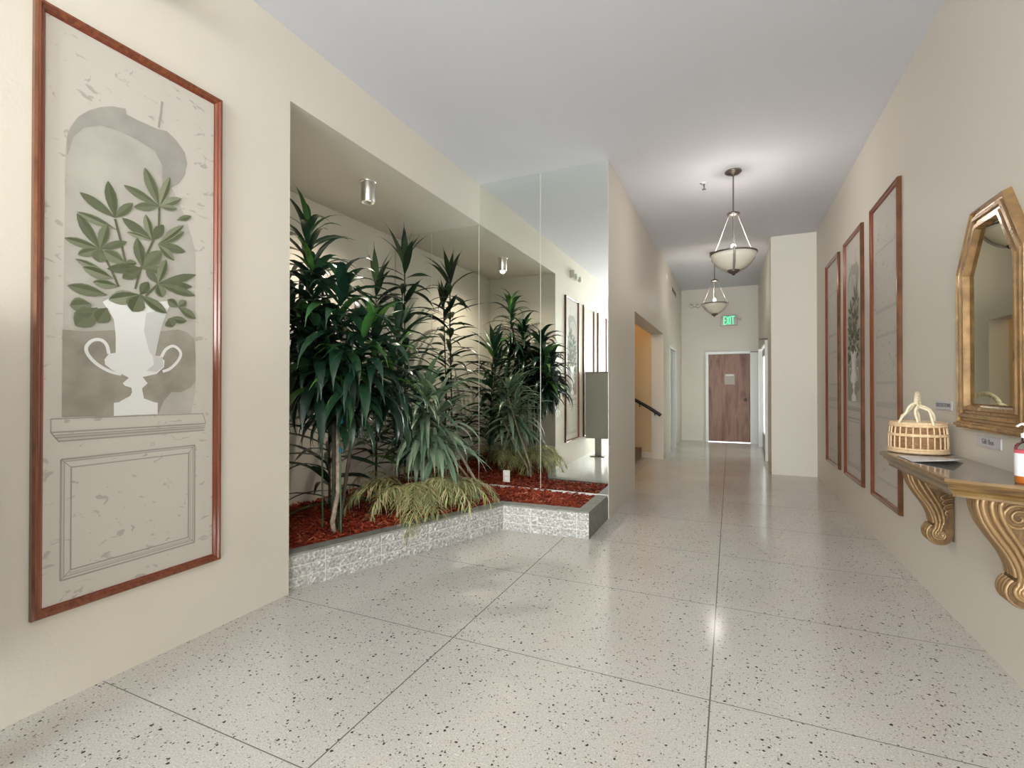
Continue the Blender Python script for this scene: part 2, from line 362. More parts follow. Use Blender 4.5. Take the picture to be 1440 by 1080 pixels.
w = thing('window_4', 'tall side window beside the entrance', 'window', (0, 0, 0), kind='structure')
for i, (a, b) in enumerate(((YE+.1, -5.0), (-5.0, -3.2), (-3.2, -1.35))):
    f = MB(); f.box(XL-.11, XL-.05, a, a+.05, .12, 3.2); f.box(XL-.11, XL-.05, b-.05, b, .12, 3.2); f.box(XL-.11, XL-.05, a+.05, b-.05, 3.12, 3.2); f.box(XL-.11, XL-.05, a+.05, b-.05, .12, .18)
    f.build('window_frame', 'bronze', w); MB().box(XL-.085, XL-.075, a+.05, b-.05, .18, 3.12).build('pane', 'glass', w)

# corridor doorways
m = MB(); m.box(-1.262, XP+.008, 10.74, 10.79, 0, 2.03); m.box(-1.262, XP+.008, 9.71, 9.73, 0, 2.03); m.box(-1.262, XP+.008, 9.73, 10.74, 2.0, 2.03)
struct('trim_1', m, 'white')
d = thing('door_2', 'dark brown door set in the left corridor wall', 'door', (-1.22, 10.23, 0), kind='structure')
MB().box(-.035, .01, -.5, .5, .005, 2.0).build('door_leaf', 'darkdoor', d); MB().lathe([(.0, .07), (.02, .065), (.026, .05), (.02, .03), (.01, .01), (.01, 0)], n=16).build('door_knob', 'steel', d)
k = [o for o in bpy.data.objects if o.parent == d and o.name.startswith('door_knob')][0]; k.location = (.01, -.42, .95); k.rotation_euler = (0, pi/2, 0)

d = thing('door_1', 'brown wood veneer door at the end of the corridor', 'door', (-.025, YF, 0), kind='structure')
MB().box(-.428, .428, -.055, -.005, .015, 1.99).build('door_leaf', 'doorwood', d, .004)
m = MB(); m.box(-.49, -.43, -.07, 0, 0, 2.05); m.box(-.43, .43, -.07, 0, 1.995, 2.05); m.box(.43, .59, -.075, 0, 0, 2.02); m.build('door_frame', 'white', d)
m = MB(); m.lathe([(.032, 0), (.034, .008), (.014, .012), (.012, .035), (.026, .045), (.03, .06), (.022, .072), (.0, .075)], n=20)
k = m.build('door_knob', 'bronze', d); k.location = (.33, -.055, .965); k.rotation_euler = (pi/2, 0, 0)
MB().box(-.43, .43, -.06, 0, 0, .012).build('threshold', 'steel', d)
o = MB().box(.43, .6, -.08, -.001, 2.021, 2.035).build('frame_head_trim', 'dark', d)
o = MB().box(-.105, .105, -.003, .003, -.12, .12).build('paper_notice', 'notice'); o.location = (-.012, YF-.0585, 1.425)
tag(o, 'pale paper notice fixed to the brown corridor door', 'notice')
m = MB(); m.box(-.08, .08, -.0045, -.003, .075, .11); nb = m.build('notice_heading', 'paper', o)

d = thing('door_3', 'pair of grey framed glazed doors in the right corridor wall', 'door', (XC+.03, 10.31, 0), kind='structure')
for y0, y1 in ((-1.0, -.01), (.01, 1.0)):
    m = MB(); m.box(0, .045, y0, y0+.12, .01, 2.0); m.box(0, .045, y1-.12, y1, .01, 2.0); m.box(0, .045, y0+.12, y1-.12, 1.86, 2.0); m.box(0, .045, y0+.12, y1-.12, .01, .33)
    lf = m.build('door_leaf', 'greypaint', d); MB().box(.018, .026, y0+.12, y1-.12, .33, 1.86).build('door_glass', 'frost', lf)
m = MB(); m.box(.535, XC+.11, 9.2, 9.276, 0, 2.038); m.box(.535, XC+.11, 11.344, 11.42, 0, 2.038)
struct('trim_2', m, 'white')
struct('trim_3', MB().box(.445, XC-.001, 9.19, 9.255, 2.045, 2.07), 'dark')
# room behind the glazed doors
m = MB(); m.box(2.1, 2.2, 8.9, 11.9, 0, 2.7); m.box(XC+.12, 2.2, 8.8, 8.9, 0, 2.7); m.box(XC+.12, 2.2, 11.8, 11.9, 0, 2.7); m.box(XC+.12, 2.2, 8.8, 11.9, 2.6, 2.7)
struct('wall_side_room', m, 'white')
# stairs
m = MB()
for i in range(7): m.box(-1.436-.28*(i+1), -1.436-.28*i, 7.4, YPIER+.09, 0, .178*(i+1))
st = struct('trim_4', m, mat('stair_tread', (.23, .14, .085), .6), label='short flight of brown stairs in the side opening', cat='stairs')
MB().box(-3.7, -1.436, 7.3, 7.4, 0, 3.2)
struct('trim_5', MB().box(-1.46, -1.255, YPIER+.075, YPIER+.09, 0, .1), 'wall')
h = thing('handrail', 'black metal handrail sloping down beside the stairs', 'handrail', (-1.09, YPIER-.055, .775))
MB().tube([(-1.3, 0, .735), (-.45, 0, .255), (-.2, 0, .115), (-.02, 0, 0), (.0, 0, -.02)], .029, 12).build('rail', 'black', h)
for t in (-.1, -.36, -.95):
    zz = .115+(t+.2)*-.562
    MB().tube([(t, 0, zz-.01), (t, .02, zz-.07), (t, .053 if t > -.17 else .143, zz-.075)], .009, 8).build('bracket', 'black', h)

# ------------------------------------------------------------------ mirror wall
strips = [(XB+.012, -3.028, ZS, 'narrow leftmost mirror strip in the back corner of the planted niche'), (-3.022, -2.433, ZS, 'mirror panel inside the niche behind the thin tall plant'),
          (-2.427, -1.735, ZC, 'tall mirror panel beside the lowered soffit, reflecting the plants'), (-1.729, XP-.002, ZC, 'rightmost tall mirror panel reflecting the grey box and framed panels')]
for a, b, zt, lab in strips:
    t = thing('mirror_panel', lab, 'mirror', ((a+b)/2, YM+.0095, .224), group='wall mirror panels'); h = (b-a)/2
    MB().box(-h, h, -.006, -.0005, .003, zt-.224-.004).build('mirror_glass', 'mirror', t)
    e = MB(); e.box(-h-.0018, -h, -.0055, 0, .003, zt-.23); e.box(h, h+.0018, -.0055, 0, .003, zt-.23); e.build('edge', 'plastic', t)
m = MB(); m.box(XB+.01, XP-.004, YM-.006, YM+.009, .206, .226)
struct('trim_6', m, 'white')
t = thing('power_outlet', 'white power outlet set low on the mirror', 'outlet', (-2.108, YM+.0032, .325))
MB().box(-.037, .037, -.006, 0, -.06, .06).build('cover_plate', 'plastic', t, .002)
for zz in (-.024, .024): MB().box(-.016, .016, -.0085, -.006, zz-.014, zz+.014).build('socket', 'label', t, .002)

# ------------------------------------------------------------------ planter
A0, A1, B1, C1 = Vector((-2.452, 2.135)), Vector((-1.806, 3.838)), Vector((-1.055, 3.88)), Vector((-1.055, YM+.008))
pl = thing('brick_planter', 'low pale split face brick planter wall with a grey concrete cap', 'planter', (-1.6, 3.6, 0))
TH = .105; HB = .208
def off(p): return (p[0]+1.6, p[1]-3.6)
nA = Vector((-(A1-A0).normalized().y, (A1-A0).normalized().x)); nB = Vector((0, 1))
outer = [A0, A1, B1, C1]
A0i = A0+nA*TH; A1i = Vector((-1.873, 3.945)); B1i = B1+Vector((-TH, TH)); C1i = C1+Vector((-TH, 0))
inner = [A0i, A1i, B1i, C1i]
cap = MB(); mor = MB(); core_in = .006
ring = outer+inner[::-1]
def poly3(z): return lambda p: (*off(p), z)
cap.prism([tuple(p) for p in [A0+nA*-.0, A1, B1, C1]+inner[::-1]], poly3(HB), poly3(HB+.014)); cap.build('coping', 'concrete', pl)
om = [A0+nA*.002, A1+Vector((-.002, .002)), B1+Vector((-.002, .002)), C1+Vector((-.002, 0))]
mor.prism([tuple(p) for p in om+[C1i+Vector((.002, 0)), B1i+Vector((.002, -.002)), A1i+Vector((.002, -.002)), A0i-nA*.002]], poly3(0), poly3(HB)); mor.build('mortar', 'mortar', pl)
br = MB(); random.seed(3)
def course(p0, p1, cuts, nrm):
    d = (p1-p0).normalized()
    for z0, z1 in ((.001, .0665), (.0715, .1365), (.1415, .207)):
        for a, b in zip(cuts[:-1], cuts[1:]):
            a2, b2 = a+.003, b-.003
            # rough split face: small grid pushed in and out
            nu = max(2, int((b2-a2)/.018)); nv = 4; vs = []; fs = []
            for i in range(nu+1):
                for j in range(nv+1):
                    edge = i in (0, nu) or j in (0, nv)
                    dd = .0005 if edge else random.uniform(-.006, .0005)
                    q = p0+d*(a2+(b2-a2)*i/nu)+nrm*dd
                    vs.append((*off(q), z0+(z1-z0)*j/nv))
            for i in range(nu):
                for j in range(nv): k = i*(nv+1)+j; fs.append((k, k+nv+1, k+nv+2, k+1))
            n0 = len(vs); bnd = [i*(nv+1) for i in range(nu+1)]+[nu*(nv+1)+j for j in range(1, nv+1)]+[i*(nv+1)+nv for i in range(nu-1, -1, -1)]+[j for j in range(nv-1, 0, -1)]
            for k in bnd:
                q = vs[k]; vs.append((q[0]+nrm.x*.012, q[1]+nrm.y*.012, q[2]))
            for k in range(len(bnd)): k2 = (k+1) % len(bnd); fs.append((bnd[k], n0+k, n0+k2, bnd[k2]))
            br.add(vs, fs)
course(A0, A1, [0, .236, .636, 1.04, 1.436, (A1-A0).length], nA)
course(A1, B1, [0, .25, .65, (B1-A1).length], nB)
br.build('bricks', 'brick', pl)
sd = MB(); sd.prism([tuple(B1+Vector((0, .0))), tuple(C1), tuple(C1+Vector((-.01, 0))), tuple(B1+Vector((-.01, .01)))], poly3(0), poly3(HB)); sd.build('plain_end', 'concrete', pl)

# mulch: soil sheet plus loose chips, one uncountable mass
mu = MB(); random.seed(5)
def mz(x, y):
    front = max(0, min(1, (x+3.5)/1.2))
    return .207+.028*max(0, math.sin(1.3*(x+3.4)))*abs(math.sin(1.5*(y-2)))+.012*math.sin(7*x+3*y)*min(1, max(0, -1.9-x)*2)+.004*math.sin(11*y-5*x)
def inside(x, y):
    if x < XB+.01 or y > YM-.02 or y < YN+.01: return False
    if y <= 3.945:
        xa = A0i.x+(y-A0i.y)*(A1i.x-A0i.x)/(A1i.y-A0i.y)
        if x < xa-.01: return True
        return y > 3.99 and x < B1i.x-.008
    return x < B1i.x-.008 if y > 3.995 else x < -1.89
nx, ny = 60, 56; idx = {}; vs = []
for i in range(nx):
    for j in range(ny):
        x = XB+.005+(B1i.x-.005-XB)*i/(nx-1); y = YN+.005+(YM-.02-YN)*j/(ny-1)
        if y < 3.95:
            xa = A0i.x+(y-A0i.y)*(A1i.x-A0i.x)/(A1i.y-A0i.y)
            x = XB+.005+(xa-.004-XB)*i/(nx-1)
        elif y < 3.99: x = XB+.005+(-1.876-XB)*i/(nx-1)
        idx[i, j] = len(vs); vs.append((x, y, mz(x, y)-.012))
mu.add(vs, [(idx[i, j], idx[i+1, j], idx[i+1, j+1], idx[i, j+1]) for i in range(nx-1) for j in range(ny-1)], True)
cnt = 0
while cnt < 9500:
    x, y = random.uniform(XB, -1.15), random.uniform(YN, YM)
    if not inside(x, y): continue
    cnt += 1; a = random.uniform(0, pi); t = random.uniform(-.5, .5); L = random.uniform(.010, .034); w = random.uniform(.003, .008)
    ax = Vector((math.cos(a)*math.cos(t), math.sin(a)*math.cos(t), math.sin(t)))*L
    ay = Vector((-math.sin(a), math.cos(a), random.uniform(-.4, .4)))*w
    mu.obox((x, y, mz(x, y)+random.uniform(-.008, .008)), ax*.8, ay, ax.cross(ay).normalized()*.0025)
tag(mu.build('mulch', 'mulch'), 'red shredded bark mulch filling the brick planter', 'mulch', kind='stuff')

# ------------------------------------------------------------------ plants
def clampv(p):
    x, y, z = p
    x = max(x, XB+.015); y = min(y, YM-.03); z = min(z, ZS-.02)
    if x < XL+.03 and y < YN+.03: y = YN+.03
    if y > 3.0 or x < -2.3: z = max(z, .235)
    return Vector((x, y, z))
def leaf(mb, base, az, el, L, Wd, droop, seg=7, fold=.30, twist=0, narrow=.16):
    p = Vector(base); vs = []; fs = []; e = el; ds = L/seg
    side = Vector((-math.sin(az), math.cos(az), 0))
    for i in range(seg+1):
        t = i/seg
        d = Vector((math.cos(az)*math.cos(e), math.sin(az)*math.cos(e), math.sin(e)))
        nrm = side.cross(d).normalized()*-1
        tw = twist*t; s2 = side*math.cos(tw)+nrm*math.sin(tw); n2 = nrm*math.cos(tw)-side*math.sin(tw)
        w = Wd*.5*(narrow+(1-narrow)*math.sin(pi*min(1, t*1.15+.02)**.85)) if t < .85 else Wd*.5*max(0, (1-t)/.15)*(narrow+(1-narrow)*math.sin(pi*(.85*1.15+.02)**.85))
        w = max(w, .0008)
        for k in (-1, 0, 1): vs.append(clampv(p+s2*(w*k)+n2*(abs(k)*w*fold)))
        p = p+d*ds; e -= droop*ds/L*(.5+1.2*t)
    for i in range(seg):
        for k in (0, 1): a = i*3+k; fs.append((a, a+1, a+4, a+3))
    mb.add(vs, fs, True)
def ringed_stem(pts, r, rings=True):
    mb = MB(); P = [Vector(p) for p in pts]; out = []; rr = []
    n = 26
    for i in range(n*(len(P)-1)+1):
        k, t = divmod(i, n); t /= n
        q = P[-1] if k >= len(P)-1 else P[k].lerp(P[k+1], t)
        out.append(q); rr.append(r*(1+(.16 if rings and i % 3 == 0 else 0))*(1-.3*i/(n*(len(P)-1))))
    return mb.tube(out, rr, 8)
def rosette(mb, top, n, L, Wd, depth, rnd, droop=(1.2, 2.2), spread=1.0, az0=0, face=None):
    for i in range(n):
        t = i/(n-1); az = az0+i*2.39996+rnd.uniform(-.3, .3)
        if face is not None and rnd.random() < .45: az = face+rnd.gauss(0, .8)
        el = 1.32-1.9*t**.75*spread+rnd.uniform(-.3, .3)
        b = Vector(top)+Vector((0, 0, -depth*t+.02))
        leaf(mb, b, az, el, L*rnd.uniform(.75, 1.12)*(.7+.3*min(1, t*3)), Wd*rnd.uniform(.8, 1.15), rnd.uniform(*droop), twist=rnd.uniform(-.5, .5))
def column_leaves(mb, pts, n, L, Wd, rnd, droop=(.5, 1.7), lo=0.25):
    P = [Vector(p) for p in pts]
    for i in range(n):
        t = lo+(1-lo)*i/(n-1); f = t*(len(P)-1); k = min(int(f), len(P)-2); b = P[k].lerp(P[k+1], f-k)
        az = i*2.39996+rnd.uniform(-.3, .3); top = max(0, (t-.9)/.1)
        leaf(mb, b, az, .30+.95*top+rnd.uniform(-.3, .35), L*rnd.uniform(.7, 1.2), Wd*rnd.uniform(.8, 1.15), rnd.uniform(*droop)*(1-.6*top), twist=rnd.uniform(-.9, .9), narrow=.08)

# P1: dense corn plant at the left
rnd = random.Random(11)
def wl(base, pts): return [Vector(p)-Vector(base) for p in pts]
b1 = (-2.52, 2.60, .19)
t = thing('corn_plant', 'dense dark green corn plant with a ringed cane, at the left of the planter', 'plant', b1)
def local(mb, base):
    mb.v = [(v[0]-base[0], v[1]-base[1], v[2]-base[2]) for v in mb.v]; return mb
canes = [([(-2.52, 2.60, .17), (-2.535, 2.585, .30), (-2.50, 2.60, .50), (-2.52, 2.62, .95), (-2.45, 2.62, 1.75)], .017, 'bark'),
         ([(-2.575, 2.63, .17), (-2.565, 2.63, .6), (-2.60, 2.66, 1.2), (-2.72, 2.68, 1.75)], .016, 'barkdark'),
         ([(-2.60, 2.68, .17), (-2.66, 2.72, 1.1), (-2.86, 2.78, 2.2)], .015, 'barkdark'),
         ([(-2.56, 2.66, .17), (-2.48, 2.72, .9), (-2.36, 2.82, 1.55)], .014, 'barkdark')]
for pts, r, mm in canes: local(ringed_stem(pts, r), b1).build('cane', mm, t)
fol = MB()
for top, n, L, Wd, dep in (((-2.90, 2.70, 2.42), 60, .50, .055, .75), ((-2.74, 2.60, 2.05), 50, .52, .066, .55), ((-2.46, 2.58, 1.92), 56, .52, .078, .60), ((-2.34, 2.78, 1.66), 44, .50, .070, .5), ((-2.30, 2.62, 1.62), 40, .46, .075, .45),
                           ((-2.55, 2.46, 1.62), 46, .47, .078, .42), ((-2.76, 2.58, 1.66), 46, .46, .068, .42), ((-2.44, 2.62, 1.40), 40, .44, .072, .34), ((-2.66, 2.70, 1.34), 34, .40, .060, .3), ((-2.51, 2.60, 1.10), 9, .28, .068, .14), ((-2.95, 2.60, 1.80), 40, .46, .06, .5), ((-2.28, 2.92, 1.42), 34, .42, .06, .35)):
    rosette(fol, top, n, L, Wd, dep, rnd, az0=rnd.uniform(0, 6))
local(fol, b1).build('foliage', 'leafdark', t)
for x, y, h in ((-2.66, 2.62, 1.55), (-2.47, 2.60, 1.2)):
    MB().tube([(x-b1[0], y-b1[1], 0), (x-b1[0]-.02, y-b1[1], h)], .006, 6).build('stake', 'stake', t)
tie = mat('blue_tie', (.02, .16, .22), .5)
for bx_ in ((.035, .075, -.02, -.012, .80, .86), (.045, .07, -.02, -.012, .60, .63)): o = MB().box(*bx_).build('plant_tie', tie, t); o['label'] = 'blue plant tie'

# thin strap-leaved plants
def strap(name, label, base, pts, n, L, Wd, lo, seed, stemmat='barkdark', lm='leafmid', r=.011, spike=6):
    rnd = random.Random(seed); t = thing(name, label, 'plant', base, group='dragon trees in the planter')
    local(ringed_stem(pts, r, False), base).build('stem', stemmat, t)
    f = MB(); column_leaves(f, pts, n, L, Wd, rnd, lo=lo)
    for i in range(spike-2): leaf(f, pts[-1], i*2.4+.5, 1.22+rnd.uniform(-.16, .25), L*rnd.uniform(.7, 1.0), Wd, .2, narrow=.10)
    local(f, base).build('foliage', lm, t); return t
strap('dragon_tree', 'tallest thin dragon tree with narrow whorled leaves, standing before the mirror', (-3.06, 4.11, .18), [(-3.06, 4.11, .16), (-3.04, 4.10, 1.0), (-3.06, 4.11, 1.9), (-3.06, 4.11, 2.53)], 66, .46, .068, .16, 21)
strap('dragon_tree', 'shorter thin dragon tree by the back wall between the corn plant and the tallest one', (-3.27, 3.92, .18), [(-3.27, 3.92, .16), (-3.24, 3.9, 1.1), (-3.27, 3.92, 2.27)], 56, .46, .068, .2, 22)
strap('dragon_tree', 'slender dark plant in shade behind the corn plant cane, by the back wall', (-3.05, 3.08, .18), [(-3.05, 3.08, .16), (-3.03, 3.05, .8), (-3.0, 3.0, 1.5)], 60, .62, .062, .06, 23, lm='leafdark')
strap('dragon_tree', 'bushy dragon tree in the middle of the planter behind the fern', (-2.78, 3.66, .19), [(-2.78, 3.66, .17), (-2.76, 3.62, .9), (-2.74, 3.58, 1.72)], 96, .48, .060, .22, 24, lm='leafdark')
# leaning pale plant
b4 = (-2.085, 3.94, .20); rnd = random.Random(31)
t = thing('leaning_dracaena', 'pale green dracaena leaning left on slanting bare stems beside the mirror', 'plant', b4)
l1 = [(-2.085, 3.94, .18), (-2.10, 3.93, .34), (-2.30, 3.82, .74), (-2.50, 3.66, 1.12)]
l2 = [(-2.11, 3.95, .18), (-2.13, 3.94, .32), (-2.36, 3.86, .62), (-2.52, 3.78, .86)]
for l, r in ((l1, .013), (l2, .010)): local(ringed_stem(l, r), b4).build('stem', 'bark', t)
f = MB(); rosette(f, (-2.50, 3.66, 1.22), 64, .56, .052, .42, rnd, droop=(.7, 1.9), face=-.7); rosette(f, (-2.38, 3.70, 1.05), 50, .52, .048, .4, rnd, droop=(.7, 1.9), face=-.4); rosette(f, (-2.56, 3.70, .98), 40, .46, .044, .3, rnd, droop=(.7, 1.9), face=-1.6)
rosette(f, (-2.36, 3.62, .78), 18, .36, .036, .15, rnd, face=-.9)
local(f, b4).build('foliage', 'leafpale', t)
# low fern in front
bf = (-2.47, 3.52, .20); rnd = random.Random(41)
t = thing('low_palm', 'low yellow green palm with drooping feathery fronds at the front of the planter', 'plant', bf)
fr = MB(); stm = MB()
specs = []
for i in range(19):
    az = -0.7+(i-9)*.25+rnd.uniform(-.1, .1); specs.append((az, rnd.uniform(.75, 1.2), rnd.uniform(.42, .62)))
specs += [(-.98, .95, .70), (-1.04, .8, .66), (-.85, 1.0, .62), (-.3, .95, .62), (-1.6, .9, .62), (-2.0, .9, .64), (.1, .9, .62), (.45, .9, .64), (2.6, 1.1, .6), (3.4, 1.1, .6)]
for az, el, L in specs:
    p = Vector(bf)+Vector((rnd.uniform(-.03, .03), rnd.uniform(-.03, .03), .02)); e = el; seg = 26; pts = [p]
    for i in range(seg):
        t_ = i/seg; d = Vector((math.cos(az)*math.cos(e), math.sin(az)*math.cos(e), math.sin(e))); p = clampv(p+d*(L*1.25/seg)); pts.append(p)
        e -= 2.3/seg*(.4+1.2*t_)
        if i > 6:
            for sgn in (-1, 1, -1, 1):
                a2 = az+sgn*rnd.uniform(.45, 1.3)
                leaf(fr, p, a2, e*.5+rnd.uniform(-.3, .2), .20*(1.1-t_*.5)*rnd.uniform(.6, 1.35), .0078, rnd.uniform(.9, 2.4), seg=4, fold=.2)
    stm.tube(pts, [.0055-.004*i/seg for i in range(seg+1)], 5)
local(stm, bf).build('frond_stalks', mat('frond_stalk', (.26, .27, .10), .5), t); local(fr, bf).build('fronds', 'fern', t)

# ------------------------------------------------------------------ soffit downlight
p = (-2.78, 3.226, ZS)
t = thing('downlight', 'brushed metal cylinder downlight under the niche soffit', 'light fixture', p)
MB().lathe([(.058, 0), (.058, -.17), (.054, -.178), (.047, -.176), (.047, -.12), (.0, -.12)], n=40).build('housing', 'steel', t)
MB().lathe([(.068, 0), (.068, -.012), (.058, -.014)], n=40).build('mounting_flange', 'steel', t)
MB().lathe([(.0, -.125), (.034, -.125), (.044, -.15), (.0, -.155)], n=24).build('lamp', 'label', t)
sd_ = bpy.data.lights.new('downlight_beam', 'SPOT'); sd_.energy = 62; sd_.color = (1, .9, .72); sd_.spot_size = 2.9; sd_.spot_blend = .8; sd_.shadow_soft_size = .03
so = bpy.data.objects.new('downlight_beam', sd_); COL.objects.link(so); so.location = (p[0], p[1], ZS-.172)

# ------------------------------------------------------------------ pendants
def pendant(loc, drop, label, rz=0, cat='pendant lamp'):
    """origin at the ceiling; drop = ceiling to hub"""
    t = thing('pendant_lamp', label, cat, loc, rz, group='bowl pendants along the corridor')
    MB().lathe([(.0, -.001), (.075, -.001), (.078, -.012), (.06, -.026), (.02, -.034), (.012, -.05), (.0, -.05)], n=32).build('canopy', 'bronze', t)
    H = -drop
    MB().tube([(0, 0, -.04), (0, 0, H+.02)], .007, 10).build('stem', 'bronze', t)
    MB().lathe([(.007, H+.03), (.02, H+.022), (.055, H+.008), (.062, H-.004), (.05, H-.018), (.02, H-.026), (.009, H-.03)], n=28).build('hub', 'bronze', t)
    MB().tube([(0, 0, H-.02), (0, 0, H-.36)], .006, 10).build('rod', 'bronze', t)
    MB().lathe([(.006, H-.30), (.022, H-.31), (.026, H-.37), (.026, H-.43), (.0, H-.435)], n=20).build('lamp_socket', 'label', t)
    zr = H-.405
    pr = [(.018, H-.572), (.06, H-.560), (.11, H-.535), (.155, H-.495), (.19, H-.45), (.213, zr), (.207, zr), (.183, H-.445), (.148, H-.488), (.105, H-.526), (.058, H-.550), (.018, H-.56)]
    MB().lathe(pr, n=56, cap=False).build('glass_bowl', 'bowl', t)
    MB().lathe([(.209, zr-.004), (.219, zr), (.219, zr+.012), (.209, zr+.012), (.209, zr-.004)], n=56, cap=False).build('rim', 'bronze', t)
    MB().lathe([(.0, H-.618), (.012, H-.612), (.02, H-.60), (.045, H-.588), (.058, H-.572), (.058, H-.563), (.03, H-.562)], n=28).build('finial', 'bronze', t)
    for k in range(3):
        a = 2*pi*k/3-pi/2+.03; c, s_ = math.cos(a), math.sin(a)
        P = lambda L: [(r*c, r*s_, z) for r, z in L]
        am = MB(); am.tube(P([(.045, H-.006), (.10, H-.13), (.16, H-.27), (.222, zr+.015)]), .0042, 8)
        ar = am.build('arm', 'pewter', t)
        st = MB(); st.lathe([(.0, .016), (.011, .011), (.015, 0), (.011, -.011), (.0, -.016)], (.222*c, .222*s_, zr+.012), 14)
        st.tube(P([(.226, zr+.008), (.224, zr-.02), (.200, H-.452), (.165, H-.498), (.118, H-.540), (.066, H-.567), (.045, H-.574)]), [.008, .011, .0125, .0125, .011, .009, .008], 10)
        st.build('bowl_strap', 'pewter', ar)
    return t
pendant((.033, 5.31, ZC), .425, 'nearer glass bowl pendant lamp hanging over the lobby')
pendant((-.238, 8.9, ZK), .475, 'farther glass bowl pendant lamp hanging in the corridor', 1.15)
point('pendant_bulb', (.033, 5.31, ZC-.72), 12, (1, .95, .90), .10)
point('pendant_bulb', (-.238, 8.9, ZK-.76), 8, (1, .94, .87), .10)
pendant((.033, .2, ZC), .425, 'added glass bowl pendant lamp, unseen behind the viewer, evening out the near light')  # added out of view to even out the light near the camera
point('pendant_bulb', (.033, .2, ZC-.70), 20, (.98, .98, 1), .10)  # fill light inside the added pendant, not one of the visible lamps
point('stair_bulb', (-2.2, 7.6, 2.9), 15, (1, .66, .30), .1)

# ------------------------------------------------------------------ small ceiling and wall fittings
t = thing('sprinkler_head', 'small dark sprinkler head on the ceiling beside the nearer pendant', 'sprinkler', (-.246, 5.48, ZC))
MB().lathe([(.0, -.001), (.03, -.001), (.028, -.008), (.012, -.014), (.0, -.014)], n=20).build('escutcheon', 'ceil', t)
m = MB(); m.lathe([(.010, -.012), (.010, -.03), (.007, -.04), (.007, -.065)], n=12); m.lathe([(.0, -.072), (.02, -.072), (.02, -.068), (.0, -.066)], n=16); m.build('nozzle', 'bronze', t)

def emergency(loc, rz, label, w=.32, h=.13, d=.07, mm='plastic'):
    t = thing('emergency_light', label, 'emergency light', loc, rz)
    MB().box(-w/2, w/2, -d, 0, 0, h).build('housing', mm, t, .008)
    for s in (-1, 1):
        hd = MB(); hd.lathe([(.018, .05), (.04, .045), (.048, 0), (.044, -.012), (.0, -.016)], n=24)
        o = hd.build('lamp_head', mm, t); o.location = (s*w*.36, -d-.03, h*.15); o.rotation_euler = (-pi/2-.25, 0, 0)
    return t
emergency((XL, 1.21, 3.06), pi/2, 'white twin head emergency light above the large urn painting')
emergency((-.75, YF, 3.12), 0, 'small twin head emergency light high on the corridor end wall', .2, .08, .06, 'wall')
o = MB().lathe([(.0, .03), (.04, .028), (.055, .015), (.058, 0), (.0, 0)], n=28).build('smoke_detector', 'plastic'); o.location = (XP, 9.08, 3.22); o.rotation_euler = (0, pi/2, 0)
tag(o, 'small round white detector high on the left corridor wall', 'detector')
t = thing('air_vent', 'narrow dark air vent high on the left corridor wall', 'vent', (XP, 10.35, 3.18), pi/2)
m = MB(); m.box(-.42, .42, -.012, 0, -.05, -.042); m.box(-.42, .42, -.012, 0, .042, .05); m.box(-.42, -.40, -.012, 0, -.042, .042); m.box(.40, .42, -.012, 0, -.042, .042); m.build('vent_frame', 'wall', t)
m = MB()
for k in range(5): m.box(-.4, .4, -.009, -.002, -.036+.016*k, -.030+.016*k)
m.build('slats', 'bronze', t)

# exit sign
t = thing('exit_sign', 'green lit EXIT sign above the brown corridor door', 'exit sign', (-.02, YF, 2.76))
MB().box(-.17, .17, -.05, 0, -.115, .115).build('housing', 'acrylic', t, .006)
m = MB(); y0, y1 = -.054, -.049; hh = .085; sw = .016
def bar(x0, z0, x1, z1):
    a = Vector((x0, 0, z0)); b = Vector((x1, 0, z1)); d = (b-a).normalized(); m.obox(((x0+x1)/2, (y0+y1)/2, (z0+z1)/2), d*((b-a).length/2), (0, (y1-y0)/2, 0), Vector((-d.z, 0, d.x))*(sw/2))
for z in (-hh, 0, hh): bar(-.108, z, -.062, z)
bar(-.108, -hh-sw/2, -.108, hh+sw/2)
bar(-.046, -hh, .0, hh); bar(-.046, hh, .0, -hh)
bar(.024, -hh-sw/2, .024, hh+sw/2)
bar(.046, hh, .112, hh); bar(.079, -hh-sw/2, .079, hh)
o = m.build('letters', 'green', t); o['label'] = 'green glowing letters'
MB().obox((.215, -.02, .02), (.03, 0, 0), (0, .02, 0), (0, 0, .02)).build('conduit_box', 'bronze', t)

